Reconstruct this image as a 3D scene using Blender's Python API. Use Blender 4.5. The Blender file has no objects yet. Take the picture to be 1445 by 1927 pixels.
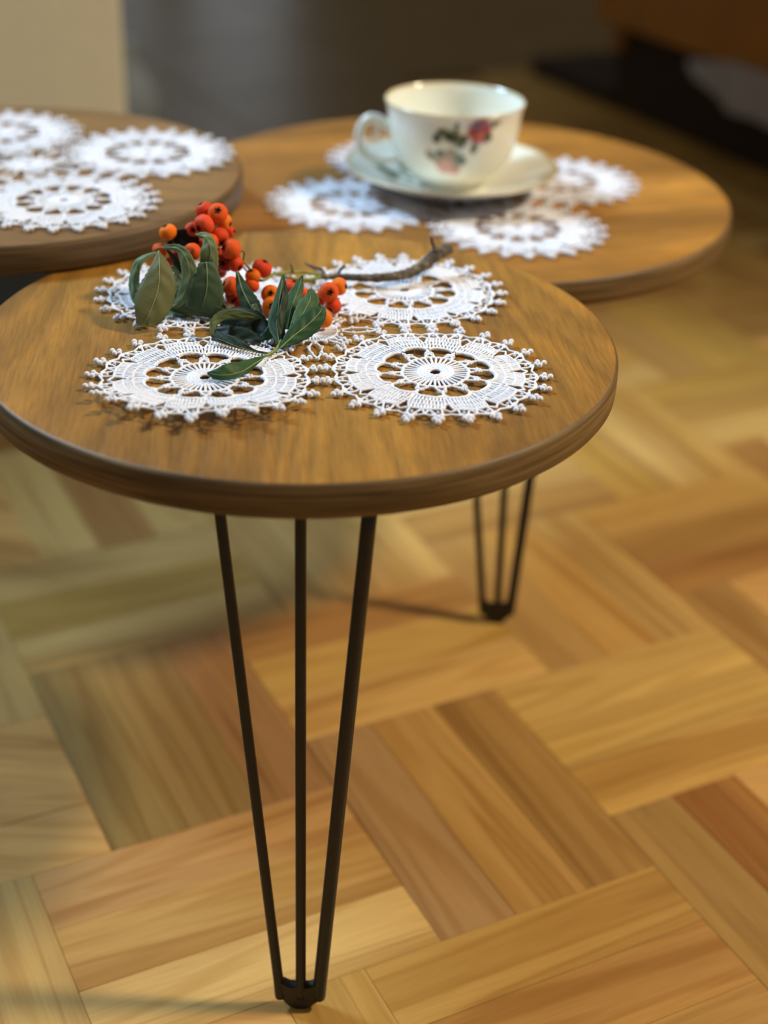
import bpy, bmesh, math, random
from mathutils import Vector, Matrix, noise
from math import pi, sin, cos, radians

SC = bpy.context.scene
COL = SC.collection
RND = random.Random(7)

# ------------------------------------------------------------ camera, world, lights, exposure
H = 0.6346                       # camera height above the parquet
PITCH, ROLL, FPX = 0.51552136, 0.0384222, 2750.0
W_PX, H_PX = 1445, 1927
FW = Vector((0, cos(PITCH), -sin(PITCH)))
_UP = Vector((0, sin(PITCH), cos(PITCH)))
_RT = Vector((1, 0, 0))
RT = _RT * cos(ROLL) + _UP * sin(ROLL)
UP = _UP * cos(ROLL) - _RT * sin(ROLL)
CAM = Vector((0, 0, H))
cd = bpy.data.cameras.new('camera')
cam = bpy.data.objects.new('camera', cd); COL.objects.link(cam)
cam.matrix_world = Matrix.Translation(CAM) @ Matrix((RT, UP, -FW)).transposed().to_4x4()
cd.sensor_fit = 'VERTICAL'; cd.sensor_height = 36; cd.sensor_width = 27
cd.lens = FPX / H_PX * 36
cd.clip_start = 0.02
cd.dof.use_dof = True
cd.dof.focus_distance = 0.748
cd.dof.aperture_fstop = (cd.lens / 1000) / 0.0155
SC.camera = cam

SC.view_settings.view_transform = 'Standard'
SC.view_settings.look = 'None'
SC.view_settings.gamma = 1
SC.view_settings.use_curve_mapping = False
SC.view_settings.exposure = 0.0

wd = bpy.data.worlds.new('world'); SC.world = wd; wd.use_nodes = True
bg = wd.node_tree.nodes['Background']
bg.inputs[0].default_value = (0.80, 0.76, 0.66, 1); bg.inputs[1].default_value = 0.27

def area_light(name, loc, target, size, power, color):
    ld = bpy.data.lights.new(name, 'AREA'); ld.size = size; ld.energy = power; ld.color = color
    ld.shape = 'SQUARE'
    o = bpy.data.objects.new(name, ld); COL.objects.link(o)
    o.location = loc
    o.rotation_euler = (Vector(target) - Vector(loc)).to_track_quat('-Z', 'Y').to_euler()
    return o
area_light('window_daylight', (-1.35, 1.42, 1.75), (.16, .92, .33), 0.45, 4.6, (0.50, 0.74, 1.0)).data.spread = radians(46)
ld = bpy.data.lights.new('room_lamp', 'SPOT'); ld.energy = 265; ld.color = (1.0, .82, .58)
ld.spot_size = radians(72); ld.spot_blend = 1.0; ld.shadow_soft_size = .13
lamp = bpy.data.objects.new('room_lamp', ld); COL.objects.link(lamp); lamp.location = (1.75, .80, 2.05)
lamp.rotation_euler = (Vector((-.05, .47, 0)) - lamp.location).to_track_quat('-Z', 'Y').to_euler()

def ray(px, py):
    X = px - W_PX / 2; Y = py - H_PX / 2
    return FW * FPX + RT * X - UP * Y
def atz(px, py, z):
    d = ray(px, py); return CAM + d * ((z - H) / d.z)
def aty(px, py, y):
    d = ray(px, py); return CAM + d * (y / d.y)
def project(p):
    q = Vector(p) - CAM; d = q.dot(FW)
    if d <= 0.01: return None
    return (W_PX / 2 + FPX * q.dot(RT) / d, H_PX / 2 - FPX * q.dot(UP) / d)

# ------------------------------------------------------------ helpers
def link(name, me, mat=None, parent=None, **props):
    o = bpy.data.objects.new(name, me); COL.objects.link(o)
    if mat is not None and me is not None and not me.materials: me.materials.append(mat)
    if parent is not None: o.parent = parent
    for k, v in props.items(): o[k] = v
    return o
def thing(name, label, cat, loc=(0, 0, 0), group=None):
    o = link(name, None, label=label, category=cat); o.location = loc
    if group: o['group'] = group
    o.empty_display_size = .02
    return o
def mesh_of(bm, name='m', smooth=True):
    me = bpy.data.meshes.new(name); bm.to_mesh(me); bm.free()
    if smooth:
        for p in me.polygons: p.use_smooth = True
    return me
class MB:
    def __init__(s): s.v = []; s.f = []
    def tube(s, pts, r, n=6, cap=True, closed=False):
        pts = [Vector(p) for p in pts]; m = len(pts)
        rs = r if isinstance(r, (list, tuple)) else [r] * m
        base = len(s.v); prev = None
        for i, p in enumerate(pts):
            if closed: t = pts[(i + 1) % m] - pts[i - 1]
            else: t = pts[min(i + 1, m - 1)] - pts[max(i - 1, 0)]
            if t.length < 1e-9: t = Vector((0, 0, 1))
            t.normalize()
            if prev is None:
                a = Vector((0, 0, 1)) if abs(t.z) < .9 else Vector((1, 0, 0))
                a = (a - t * a.dot(t)).normalized()
            else:
                a = prev - t * prev.dot(t)
                a = a.normalized() if a.length > 1e-6 else t.orthogonal().normalized()
            prev = a; b = t.cross(a)
            for k in range(n):
                an = 2 * pi * k / n
                s.v.append(p + (a * cos(an) + b * sin(an)) * rs[i])
        for i in range(m if closed else m - 1):
            j = (i + 1) % m
            for k in range(n):
                k2 = (k + 1) % n
                s.f.append((base + i * n + k, base + i * n + k2, base + j * n + k2, base + j * n + k))
        if cap and not closed:
            s.f.append(tuple(base + k for k in range(n - 1, -1, -1)))
            s.f.append(tuple(base + (m - 1) * n + k for k in range(n)))
    def ball(s, c, r, nu=7, nv=5, sq=(1, 1, 1)):
        base = len(s.v); c = Vector(c)
        s.v.append(c + Vector((0, 0, r * sq[2])))
        for j in range(1, nv):
            th = pi * j / nv
            for i in range(nu):
                a = 2 * pi * i / nu
                s.v.append(c + Vector((r * sq[0] * sin(th) * cos(a), r * sq[1] * sin(th) * sin(a), r * sq[2] * cos(th))))
        s.v.append(c - Vector((0, 0, r * sq[2]))); last = len(s.v) - 1
        for i in range(nu):
            s.f.append((base, base + 1 + i, base + 1 + (i + 1) % nu))
            s.f.append((last, last - nu + (i + 1) % nu, last - nu + i))
        for j in range(nv - 2):
            for i in range(nu):
                a = base + 1 + j * nu; b = a + nu
                s.f.append((a + i, b + i, b + (i + 1) % nu, a + (i + 1) % nu))
    def box(s, lo, hi):
        b = len(s.v)
        for x in (lo[0], hi[0]):
            for y in (lo[1], hi[1]):
                for z in (lo[2], hi[2]): s.v.append(Vector((x, y, z)))
        for q in ((0, 1, 3, 2), (4, 6, 7, 5), (0, 4, 5, 1), (2, 3, 7, 6), (0, 2, 6, 4), (1, 5, 7, 3)):
            s.f.append(tuple(b + k for k in q))
    def lathe(s, prof, n=96, wob=None):
        b = len(s.v); m = len(prof)
        for (r, z) in prof:
            for k in range(n):
                a = 2 * pi * k / n; rr = r * (wob(a) if wob else 1)
                s.v.append(Vector((rr * cos(a), rr * sin(a), z)))
        for i in range(m - 1):
            for k in range(n):
                k2 = (k + 1) % n
                s.f.append((b + i * n + k, b + i * n + k2, b + (i + 1) * n + k2, b + (i + 1) * n + k))
        s.f.append(tuple(b + k for k in range(n - 1, -1, -1)))
        s.f.append(tuple(b + (m - 1) * n + k for k in range(n)))
    def mesh(s, name='m', smooth=True):
        me = bpy.data.meshes.new(name)
        me.from_pydata([tuple(v) for v in s.v], [], s.f); me.update()
        if smooth: me.polygons.foreach_set('use_smooth', [True] * len(me.polygons))
        return me
def bevel_box(lo, hi, bev, seg=1):
    bm = bmesh.new(); bmesh.ops.create_cube(bm, size=1)
    for v in bm.verts:
        for i in range(3): v.co[i] = lo[i] if v.co[i] < 0 else hi[i]
    bmesh.ops.bevel(bm, geom=bm.edges[:], offset=bev, segments=seg, affect='EDGES')
    return mesh_of(bm, smooth=False)
def catmull(pts, sub):
    out = []; n = len(pts)
    for i in range(n - 1):
        p0 = pts[max(i - 1, 0)]; p1 = pts[i]; p2 = pts[i + 1]; p3 = pts[min(i + 2, n - 1)]
        for k in range(sub):
            t = k / sub
            out.append(tuple(.5 * (2 * b + (c - a) * t + (2 * a - 5 * b + 4 * c - d) * t * t + (3 * b - a - 3 * c + d) * t ** 3)
                             for a, b, c, d in zip(p0, p1, p2, p3)))
    out.append(tuple(pts[-1])); return out

# ------------------------------------------------------------ materials
def srgb(r, g, b):
    f = lambda c: (c / 255) / 12.92 if c / 255 <= .04045 else ((c / 255 + .055) / 1.055) ** 2.4
    return (f(r), f(g), f(b), 1)
class NT:
    def __init__(s, name):
        s.m = bpy.data.materials.new(name); s.m.use_nodes = True; s.t = s.m.node_tree
        s.b = s.t.nodes['Principled BSDF']
    def n(s, typ, **kw):
        nd = s.t.nodes.new(typ)
        for k, v in kw.items():
            if k.startswith('_'): setattr(nd, k[1:], v)
            else: nd.inputs[k.replace('__', ' ')].default_value = v
        return nd
    def l(s, a, b): s.t.links.new(a, b)
    def ramp(s, stops, interp='LINEAR'):
        r = s.t.nodes.new('ShaderNodeValToRGB'); r.color_ramp.interpolation = interp
        e = r.color_ramp.elements
        while len(e) > 1: e.remove(e[-1])
        e[0].position = stops[0][0]; e[0].color = stops[0][1]
        for p, c in stops[1:]:
            x = e.new(p); x.color = c
        return r
    def mix(s, a, b, fac, mode='MIX'):
        m = s.t.nodes.new('ShaderNodeMix'); m.data_type = 'RGBA'; m.blend_type = mode
        if hasattr(fac, 'type') or hasattr(fac, 'links'): s.l(fac, m.inputs[0])
        else: m.inputs[0].default_value = fac
        for sock, x in ((m.inputs[6], a), (m.inputs[7], b)):
            if isinstance(x, tuple): sock.default_value = x
            else: s.l(x, sock)
        return m.outputs[2]
def plain(name, col, rough=.5, spec=.5, metal=0, noise_amt=0, scale=40, bump=0, coat=0):
    t = NT(name); t.b.inputs['Roughness'].default_value = rough
    t.b.inputs['Specular IOR Level'].default_value = spec
    t.b.inputs['Metallic'].default_value = metal
    t.b.inputs['Coat Weight'].default_value = coat
    tc = t.n('ShaderNodeTexCoord')
    nz = t.n('ShaderNodeTexNoise', Scale=scale, Detail=4.0)
    t.l(tc.outputs['Object'], nz.inputs['Vector'])
    a = tuple(c * (1 - noise_amt) for c in col[:3]) + (1,); b = tuple(min(1, c * (1 + noise_amt)) for c in col[:3]) + (1,)
    r = t.ramp([(.3, a), (.7, b)]); t.l(nz.outputs[0], r.inputs[0]); t.l(r.outputs[0], t.b.inputs['Base Color'])
    if bump:
        bp = t.n('ShaderNodeBump', Strength=bump, Distance=.001); t.l(nz.outputs[0], bp.inputs['Height']); t.l(bp.outputs[0], t.b.inputs['Normal'])
    return t.m

def table_wood(name, ang, lo, mid, hi, band=.5):
    """stained softwood: grain lines run along local X after turning by ang"""
    t = NT(name); tc = t.n('ShaderNodeTexCoord')
    mp = t.n('ShaderNodeMapping'); mp.inputs['Rotation'].default_value = (0.05, 0.02, -ang)
    t.l(tc.outputs['Object'], mp.inputs['Vector'])
    mp2 = t.n('ShaderNodeMapping'); mp2.inputs['Scale'].default_value = (.9, 8, 8); t.l(mp.outputs[0], mp2.inputs['Vector'])
    n1 = t.n('ShaderNodeTexNoise', Scale=1.6, Detail=2.0); t.l(mp2.outputs[0], n1.inputs['Vector'])       # broad bands
    mp3 = t.n('ShaderNodeMapping'); mp3.inputs['Scale'].default_value = (1.0, 1.0, 1.0); t.l(mp.outputs[0], mp3.inputs['Vector'])
    mpw = t.n('ShaderNodeMapping'); mpw.inputs['Scale'].default_value = (.5, 10, 12); t.l(mp.outputs[0], mpw.inputs['Vector'])
    nw = t.n('ShaderNodeTexNoise', Scale=1.3, Detail=1.5, Distortion=.3); t.l(mpw.outputs[0], nw.inputs['Vector'])
    mm = t.n('ShaderNodeMath', _operation='MULTIPLY'); mm.inputs[1].default_value = 95.0; t.l(nw.outputs[0], mm.inputs[0])
    sn = t.n('ShaderNodeMath', _operation='SINE'); t.l(mm.outputs[0], sn.inputs[0])
    wv = t.n('ShaderNodeMapRange'); wv.inputs['From Min'].default_value = -1; t.l(sn.outputs[0], wv.inputs['Value'])
    mp4 = t.n('ShaderNodeMapping'); mp4.inputs['Scale'].default_value = (40, 700, 700); t.l(mp.outputs[0], mp4.inputs['Vector'])
    n3 = t.n('ShaderNodeTexNoise', Scale=1.0, Detail=3.0); t.l(mp4.outputs[0], n3.inputs['Vector'])
    mp5 = t.n('ShaderNodeMapping'); mp5.inputs['Scale'].default_value = (1, 2.2, 2.2); t.l(mp.outputs[0], mp5.inputs['Vector'])
    n4 = t.n('ShaderNodeTexNoise', Scale=22.0, Detail=5.0, Roughness=.6); t.l(mp5.outputs[0], n4.inputs['Vector'])
    r1 = t.ramp([(.26, lo), (.5, mid), (.76, hi)]); t.l(n1.outputs[0], r1.inputs[0])
    rw = t.ramp([(.0, (.74, .72, .68, 1)), (.5, (1, 1, 1, 1)), (1, (1.12, 1.09, .95, 1))]); t.l(wv.outputs[0], rw.inputs[0])
    c = t.mix(r1.outputs[0], rw.outputs[0], band, 'MULTIPLY')
    r3 = t.ramp([(.32, (.72, .70, .66, 1)), (.62, (1.06, 1.06, 1.04, 1))]); t.l(n3.outputs[0], r3.inputs[0])
    c = t.mix(c, r3.outputs[0], .8, 'MULTIPLY')
    r4 = t.ramp([(.36, (.84, .84, .86, 1)), (.52, (1, 1, 1, 1)), (.66, (1.26, 1.18, .96, 1))]); t.l(n4.outputs[0], r4.inputs[0])
    c = t.mix(c, r4.outputs[0], .75, 'MULTIPLY')
    t.l(c, t.b.inputs['Base Color'])
    t.b.inputs['Roughness'].default_value = .48; t.b.inputs['Specular IOR Level'].default_value = .35
    b1 = t.n('ShaderNodeBump', Strength=.35, Distance=.0006); t.l(wv.outputs[0], b1.inputs['Height'])
    b2 = t.n('ShaderNodeBump', Strength=.45, Distance=.0005); t.l(n3.outputs[0], b2.inputs['Height']); t.l(b1.outputs[0], b2.inputs['Normal'])
    t.l(b2.outputs[0], t.b.inputs['Normal'])
    return t.m

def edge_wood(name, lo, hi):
    """end grain round the rim of a top: darker from stain and from shade put into the colour, fine streaks round the rim"""
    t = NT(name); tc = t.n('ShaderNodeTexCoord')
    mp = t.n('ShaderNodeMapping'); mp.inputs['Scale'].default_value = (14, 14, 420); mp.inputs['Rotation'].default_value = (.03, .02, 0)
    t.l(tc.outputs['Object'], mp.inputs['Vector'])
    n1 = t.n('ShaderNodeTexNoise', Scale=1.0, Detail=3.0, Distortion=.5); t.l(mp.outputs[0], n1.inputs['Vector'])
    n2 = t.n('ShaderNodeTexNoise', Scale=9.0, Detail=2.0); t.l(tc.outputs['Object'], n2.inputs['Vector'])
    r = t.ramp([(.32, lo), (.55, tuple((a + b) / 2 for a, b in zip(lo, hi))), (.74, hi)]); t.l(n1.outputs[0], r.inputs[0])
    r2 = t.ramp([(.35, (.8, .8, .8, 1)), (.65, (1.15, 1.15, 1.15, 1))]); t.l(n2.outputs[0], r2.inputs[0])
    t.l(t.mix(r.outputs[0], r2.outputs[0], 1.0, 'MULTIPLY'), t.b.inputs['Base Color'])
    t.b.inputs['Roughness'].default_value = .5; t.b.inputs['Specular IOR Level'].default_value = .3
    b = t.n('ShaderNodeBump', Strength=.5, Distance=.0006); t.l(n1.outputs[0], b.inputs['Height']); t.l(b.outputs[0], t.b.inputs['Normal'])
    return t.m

def parquet_mat():
    t = NT('oiled_parquet'); tc = t.n('ShaderNodeTexCoord'); oi = t.n('ShaderNodeObjectInfo')
    cb = t.n('ShaderNodeCombineXYZ')
    mul = t.n('ShaderNodeMath', _operation='MULTIPLY'); mul.inputs[1].default_value = 37.0; t.l(oi.outputs['Random'], mul.inputs[0])
    for k in range(3): t.l(mul.outputs[0], cb.inputs[k])
    add = t.n('ShaderNodeVectorMath', _operation='ADD'); t.l(tc.outputs['Object'], add.inputs[0]); t.l(cb.outputs[0], add.inputs[1])
    mp = t.n('ShaderNodeMapping'); mp.inputs['Scale'].default_value = (1.1, 15, 15); t.l(add.outputs[0], mp.inputs['Vector'])
    n1 = t.n('ShaderNodeTexNoise', Scale=1.5, Detail=2.0, Distortion=.6); t.l(mp.outputs[0], n1.inputs['Vector'])
    # figure: contour lines of the broad noise, as in flat-sawn boards
    m2 = t.n('ShaderNodeMath', _operation='MULTIPLY'); m2.inputs[1].default_value = 46.0; t.l(n1.outputs[0], m2.inputs[0])
    sn = t.n('ShaderNodeMath', _operation='SINE'); t.l(m2.outputs[0], sn.inputs[0])
    rs = t.ramp([(0.0, (.76, .67, .54, 1)), (.45, (1, 1, 1, 1))])
    mr = t.n('ShaderNodeMapRange'); mr.inputs['From Min'].default_value = -1; t.l(sn.outputs[0], mr.inputs['Value']); t.l(mr.outputs[0], rs.inputs[0])
    rb = t.ramp([(.30, (.76, .69, .58, 1)), (.48, (1, 1, 1, 1)), (.66, (1.14, 1.15, 1.12, 1))]); t.l(n1.outputs[0], rb.inputs[0])
    mp3 = t.n('ShaderNodeMapping'); mp3.inputs['Scale'].default_value = (30, 500, 500); t.l(add.outputs[0], mp3.inputs['Vector'])
    n3 = t.n('ShaderNodeTexNoise', Scale=1.0, Detail=2.0); t.l(mp3.outputs[0], n3.inputs['Vector'])
    rf = t.ramp([(.3, (.88, .86, .82, 1)), (.6, (1, 1, 1, 1))]); t.l(n3.outputs[0], rf.inputs[0])
    c = t.mix(oi.outputs['Color'], rs.outputs[0], .65, 'MULTIPLY')
    c = t.mix(c, rb.outputs[0], .9, 'MULTIPLY')
    c = t.mix(c, rf.outputs[0], .8, 'MULTIPLY')
    t.l(c, t.b.inputs['Base Color'])
    t.b.inputs['Roughness'].default_value = .38; t.b.inputs['Specular IOR Level'].default_value = .35
    return t.m

M_PARQ = parquet_mat()
M_GAP = plain('dark_joint', srgb(96, 66, 34), .8, .2, noise_amt=.2)
M_TILE = plain('grey_brown_tile', srgb(122, 100, 66), .36, .35, noise_amt=.12, scale=9)
M_STEEL = plain('black_steel', srgb(36, 33, 27), .42, .45, metal=.25, noise_amt=.15, scale=300, bump=.1)
M_COTTON = plain('white_cotton', srgb(226, 226, 232), .9, .15, noise_amt=.03, scale=900, bump=.5)
M_TOP_F = table_wood('stained_wood_front', radians(96), srgb(122, 86, 38), srgb(144, 102, 42), srgb(168, 122, 50), .6)
M_TOP_L = table_wood('stained_wood_left', radians(4), srgb(108, 78, 46), srgb(124, 92, 54), srgb(142, 106, 62))
M_TOP_R = table_wood('stained_wood_right', radians(20), srgb(116, 78, 30), srgb(150, 102, 40), srgb(200, 142, 62), .35)

M_EDGE = edge_wood('stained_shaded_rim', srgb(74, 55, 28), srgb(128, 102, 64))  # side faces darker than the tops: shade mixed into the stain colour
M_EDGE_L = edge_wood('stained_shaded_rim_left', srgb(68, 50, 28), srgb(112, 88, 56))

# ------------------------------------------------------------ floor: herringbone of three-strip blocks
floor = link('floor', bevel_box((-2.2, -.9, -.03), (2.6, 5.2, -.0025), .001), M_GAP, kind='structure')
TH = radians(27.5)
U = Vector((cos(TH), sin(TH), 0)); V = Vector((-sin(TH), cos(TH), 0))
PW = .0503; PL = 4 * PW; U0, V0 = .122, .5275
def uv(p): return p.dot(U), p.dot(V)
plank_me = bevel_box((-PL / 2 + .00012, -PW / 2 + .00012, -.0025), (PL / 2 - .00012, PW / 2 - .00012, 0), .00025)
plank_me.materials.append(M_PARQ)
PAL = [srgb(214, 172, 106), srgb(202, 158, 90), srgb(188, 144, 82), srgb(216, 176, 112), srgb(194, 150, 90), srgb(178, 128, 72), srgb(206, 164, 88), srgb(212, 164, 92)]
FIXED = {  # (u, v) centres of blocks' planks whose tone the photograph shows
    (.22, .553): srgb(226, 184, 120), (.22, .603): srgb(214, 168, 104), (.22, .653): srgb(206, 158, 104),
    (.352, .63): srgb(186, 144, 100), (.402, .63): srgb(204, 158, 94), (.452, .63): srgb(176, 134, 78),
    (.58, .703): srgb(222, 180, 106), (.58, .652): srgb(216, 174, 100), (.58, .602): srgb(218, 170, 96),
    (.376, .503): srgb(216, 170, 98), (.376, .452): srgb(206, 154, 90), (.376, .402): srgb(222, 176, 110),
    (.43, .857): srgb(190, 140, 80), (.43, .806): srgb(224, 180, 102), (.43, .755): srgb(222, 176, 108),
    (.19, .78): srgb(166, 136, 84), (.24, .78): srgb(164, 132, 84), (.29, .78): srgb(176, 132, 88),
    (.505, .47): srgb(182, 142, 84), (.555, .47): srgb(178, 124, 66), (.605, .47): srgb(206, 156, 88),
    (.11, .755): srgb(150, 118, 62), (.10, .70): srgb(160, 130, 70)}
rest = MB(); planks = 0
TB_U, TB_V1, TB_V2 = 1.27, 2.03, 2.43
def in_tile(u, v): return v > TB_V2 or (u < TB_U and v > TB_V1)
for i in range(-40, 41):
    for j in range(-14, 15):
        bu = U0 + (3 * i + 7 * j) * PW; bv = V0 + (-3 * i + j) * PW
        for k in range(6):
            if k < 3: cu, cv, ang = bu + PL / 2, bv + (k + .5) * PW, TH
            else: cu, cv, ang = bu + PL + (k - 3 + .5) * PW, bv + PL / 2, TH + pi / 2
            c = U * cu + V * cv
            if in_tile(cu, cv) or not (-1.3 < c.x < 1.9 and -.45 < c.y < 3.5): continue
            q = project(c)
            seen = q and -110 < q[0] < W_PX + 110 and -60 < q[1] < H_PX + 230 and c.y > .3
            r = RND.random(); dz = RND.uniform(-.00025, .00025)
            if seen and planks < 296:
                o = link('plank', plank_me, None, floor); planks += 1
                o.location = (c.x, c.y, dz); o.rotation_euler = (0, 0, ang)
                base = PAL[int(r * len(PAL))]
                for (fu, fv), fc in FIXED.items():
                    if abs(fu - cu) < .024 and abs(fv - cv) < .024: base = fc
                g = RND.uniform(.74, .83); o.color = (base[0] * g * .96, base[1] * g * .97, base[2] * g * .86, 1)
            else:
                bb = len(rest.v); ca, sa = cos(ang), sin(ang)
                for v in plank_me.vertices:
                    rest.v.append(Vector((c.x + v.co.x * ca - v.co.y * sa, c.y + v.co.x * sa + v.co.y * ca, v.co.z + dz)))
                for p in plank_me.polygons: rest.f.append(tuple(bb + x for x in p.vertices))
o = link('outer_planks', rest.mesh('rest', False), M_PARQ, floor, kind='stuff'); o.color = srgb(202, 156, 92)
# tiled part of the floor beyond
tile_me = bevel_box((-.1985, -.1985, -.0025), (.1985, .1985, .0008), .001); tile_me.materials.append(M_TILE)
for i in range(-7, 8):
    for j in range(0, 7):
        cu = TB_U - .2 + i * .4; cv = TB_V1 + .2 + j * .4
        if cu > TB_U and cv < TB_V2: continue
        c = U * cu + V * cv
        if c.y > 5.1 or abs(c.x) > 2.2: continue
        o = link('tile', tile_me, None, floor); o.location = (c.x, c.y, RND.uniform(-.0003, .0003)); o.rotation_euler = (0, 0, TH)

# ------------------------------------------------------------ room behind
M_WALL = plain('dim_wall', srgb(150, 138, 112), .9, .2, noise_amt=.04, scale=3)
wall = link('wall_back', bevel_box((-2.2, 5.2, -.03), (2.6, 5.3, 2.4), .002), M_WALL, kind='structure')
glow_panes = link('streak_glow', None, kind='structure')  # unseen glowing panes, added for the streaks they reflect in the tiles
M_FRAME = plain('white_frame', srgb(215, 215, 210), .5)
tw = NT('glow_pane'); tw.b.inputs['Base Color'].default_value = (.5, .6, .7, 1)
tw.b.inputs['Emission Color'].default_value = (.8, .9, 1, 1); tw.b.inputs['Emission Strength'].default_value = .6
for (a, b) in ((-1.02, -.86), (-.72, -.40)):
    f = MB()
    for lo, hi in (((a - .04, 5.16, .1), (a, 5.2, 1.9)), ((b, 5.16, .1), (b + .04, 5.2, 1.9)), ((a, 5.16, .1), (b, 5.2, .14)), ((a, 5.16, 1.86), (b, 5.2, 1.9))): f.box(lo, hi)
    link('glow_frame', f.mesh('wf', False), M_FRAME, glow_panes)
    g = MB(); g.box((a, 5.18, .14), (b, 5.19, 1.86)); link('pane', g.mesh('pn', False), tw.m, glow_panes)

# cream cabinet at upper left
M_CREAM = plain('cream_laminate', srgb(238, 235, 212), .55, .3, noise_amt=.02)
M_BLACK = plain('black_plinth', srgb(14, 13, 12), .7, .2, noise_amt=.2)
cab = thing('cabinet', 'plain cream cabinet standing behind the left tabletop', 'cabinet', (-.3025, 1.62, 0))
cab.rotation_euler = (0, 0, radians(12))
X1 = -.3025
link('body', bevel_box((-.96 + .3025, 1.64 - 1.62, .10), (X1 - .004 + .3025, 2.05 - 1.62, .75), .003), M_CREAM, cab)
link('door', bevel_box((-.63 + .3025, 0, .10), (X1 + .3025, 1.638 - 1.62, .75), .002), M_CREAM, cab)
link('door', bevel_box((-.96 + .3025, 0, .10), (-.633 + .3025, 1.638 - 1.62, .75), .002), M_CREAM, cab)
link('plinth', bevel_box((-.94 + .3025, 1.66 - 1.62, .001), (X1 - .02 + .3025, 2.03 - 1.62, .1), .002), M_BLACK, cab, label='black recessed plinth')

# pale vase half hidden by the cabinet
M_VASE = plain('pale_blue_glaze', srgb(226, 240, 244), .25, .5, noise_amt=.04)
vc = aty(240, 196, 2.30)
vase = MB(); vase.lathe([(.028, .0), (.046, .012), (.058, .05), (.056, .09), (.042, .14), (.024, .18), (.018, .21), (.022, .235), (.018, .235), (.014, .21), (.02, .17), (.03, .08)], 40)
o = link('vase', vase.mesh('vase'), M_VASE, None, label='pale blue vase on the floor, half hidden by the cream cabinet', category='vase')
o.location = (vc.x, 2.30, .001); o.scale = (.9, .9, .62)

# wooden bench, upper right
M_BENCH = plain('orange_brown_wood', srgb(152, 98, 16), .35, .5, noise_amt=.22, scale=5)
M_SHADE = plain('under_seat_shade', srgb(40, 24, 14), .6, .3, noise_amt=.2, scale=8)  # shade below the bench, put into a dark brown colour
bench = thing('bench', 'orange-brown wooden bench with recessed base coloured as shade at the upper right', 'bench')
bench.rotation_euler = (0, 0, TH)
link('front_board', bevel_box((1.48, .9, .15), (1.51, 2.14, .42), .004), M_BENCH, bench)
link('seat', bevel_box((1.46, .88, .42), (2.1, 2.16, .45), .006), M_BENCH, bench)
link('end_board', bevel_box((1.512, 2.10, .10), (2.08, 2.135, .419), .004), M_BENCH, bench)
link('end_board', bevel_box((1.512, .905, .10), (2.08, .94, .419), .004), M_BENCH, bench)
link('base', bevel_box((1.524, .92, .001), (2.05, 2.125, .148), .003), M_SHADE, bench, label='recessed base coloured dark for the shade beneath the seat')
link('shade_slab', bevel_box((1.524, 2.13, .001), (1.80, 2.40, .03), .003), M_SHADE, bench)  # thin dark slab added in place of the floor shadow here
# black box put in for the shadow zone under the left tabletop
bx = thing('shade_box', 'black box added for the shadow zone below the left tabletop', 'box', (-.55, 1.375, 0)); bx.rotation_euler = (0, 0, radians(12))
link('body', bevel_box((-.20, -.085, .001), (.20, .085, .085), .004), M_BLACK, bx); link('lid', bevel_box((-.204, -.089, .0855), (.204, .089, .10), .003), M_BLACK, bx)
# white cloth corner hanging over the board
def cloth_mesh():
    bm = bmesh.new(); n = 26; m = 16; rows = []
    for j in range(m + 1):
        row = []
        for i in range(n + 1):
            a = i / n; v = 1.86 - a * .30
            drop = .064 * min(1, a * 2.6) ** .8
            s = j / m
            z = .160 - .018 * (1 - min(1, a * 3)) - s * (drop + .006)
            u = 1.474 - .004 * sin(a * 19) * s - .004 * s
            row.append(bm.verts.new(U * u + V * v + Vector((0, 0, z))))
        rows.append(row)
    for j in range(m):
        for i in range(n): bm.faces.new((rows[j][i], rows[j][i + 1], rows[j + 1][i + 1], rows[j + 1][i]))
    return mesh_of(bm)
M_CLOTH = plain('shaded_white_cloth', srgb(150, 146, 148), .9, .1, noise_amt=.03)  # white cloth, its shade mixed into an even grey
o = link('cloth', cloth_mesh(), M_CLOTH, None, label='white cloth, greyed for shade, hanging over the front of the wooden bench', category='cloth')
md = o.modifiers.new('thick', 'SOLIDIFY'); md.thickness = .003

# ------------------------------------------------------------ coffee table with three tops
table = thing('coffee_table', 'low wooden coffee table of three overlapping round tops on black hairpin legs', 'table', (-.05, .9, 0))
def T(v): return Vector(v) - Vector((-.05, .9, 0))
TT = .0189
def top_mesh(R, seed):
    r = random.Random(seed); ph = [r.uniform(0, 6.28) for _ in range(6)]
    wob = lambda a: 1 + .0016 * sin(2 * a + ph[0]) + .0012 * sin(3 * a + ph[1]) + .0006 * sin(9 * a + ph[2])
    prof = [(R * .25, -TT), (R - .004, -TT), (R - .0015, -TT + .001), (R - .0003, -TT + .003), (R, -.010), (R - .0002, -.0026), (R - .0008, -.0012), (R - .0019, -.0003), (R - .0036, 0), (R * .9, 0), (R * .5, 0), (R * .1, 0)]
    m = MB(); m.lathe(prof, 160, wob); me = m.mesh('top')
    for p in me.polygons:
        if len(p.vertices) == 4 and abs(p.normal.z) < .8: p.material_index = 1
    return me
Z_F, Z_L, Z_R = .330, .3491, .3110
C_F, R_F = Vector((-.0485, .7277, Z_F)), .170
C_L, R_L = Vector((-.260, .9457, Z_L)), .1577
C_R, R_R = Vector((.0432, 1.0652, Z_R)), .203
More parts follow.
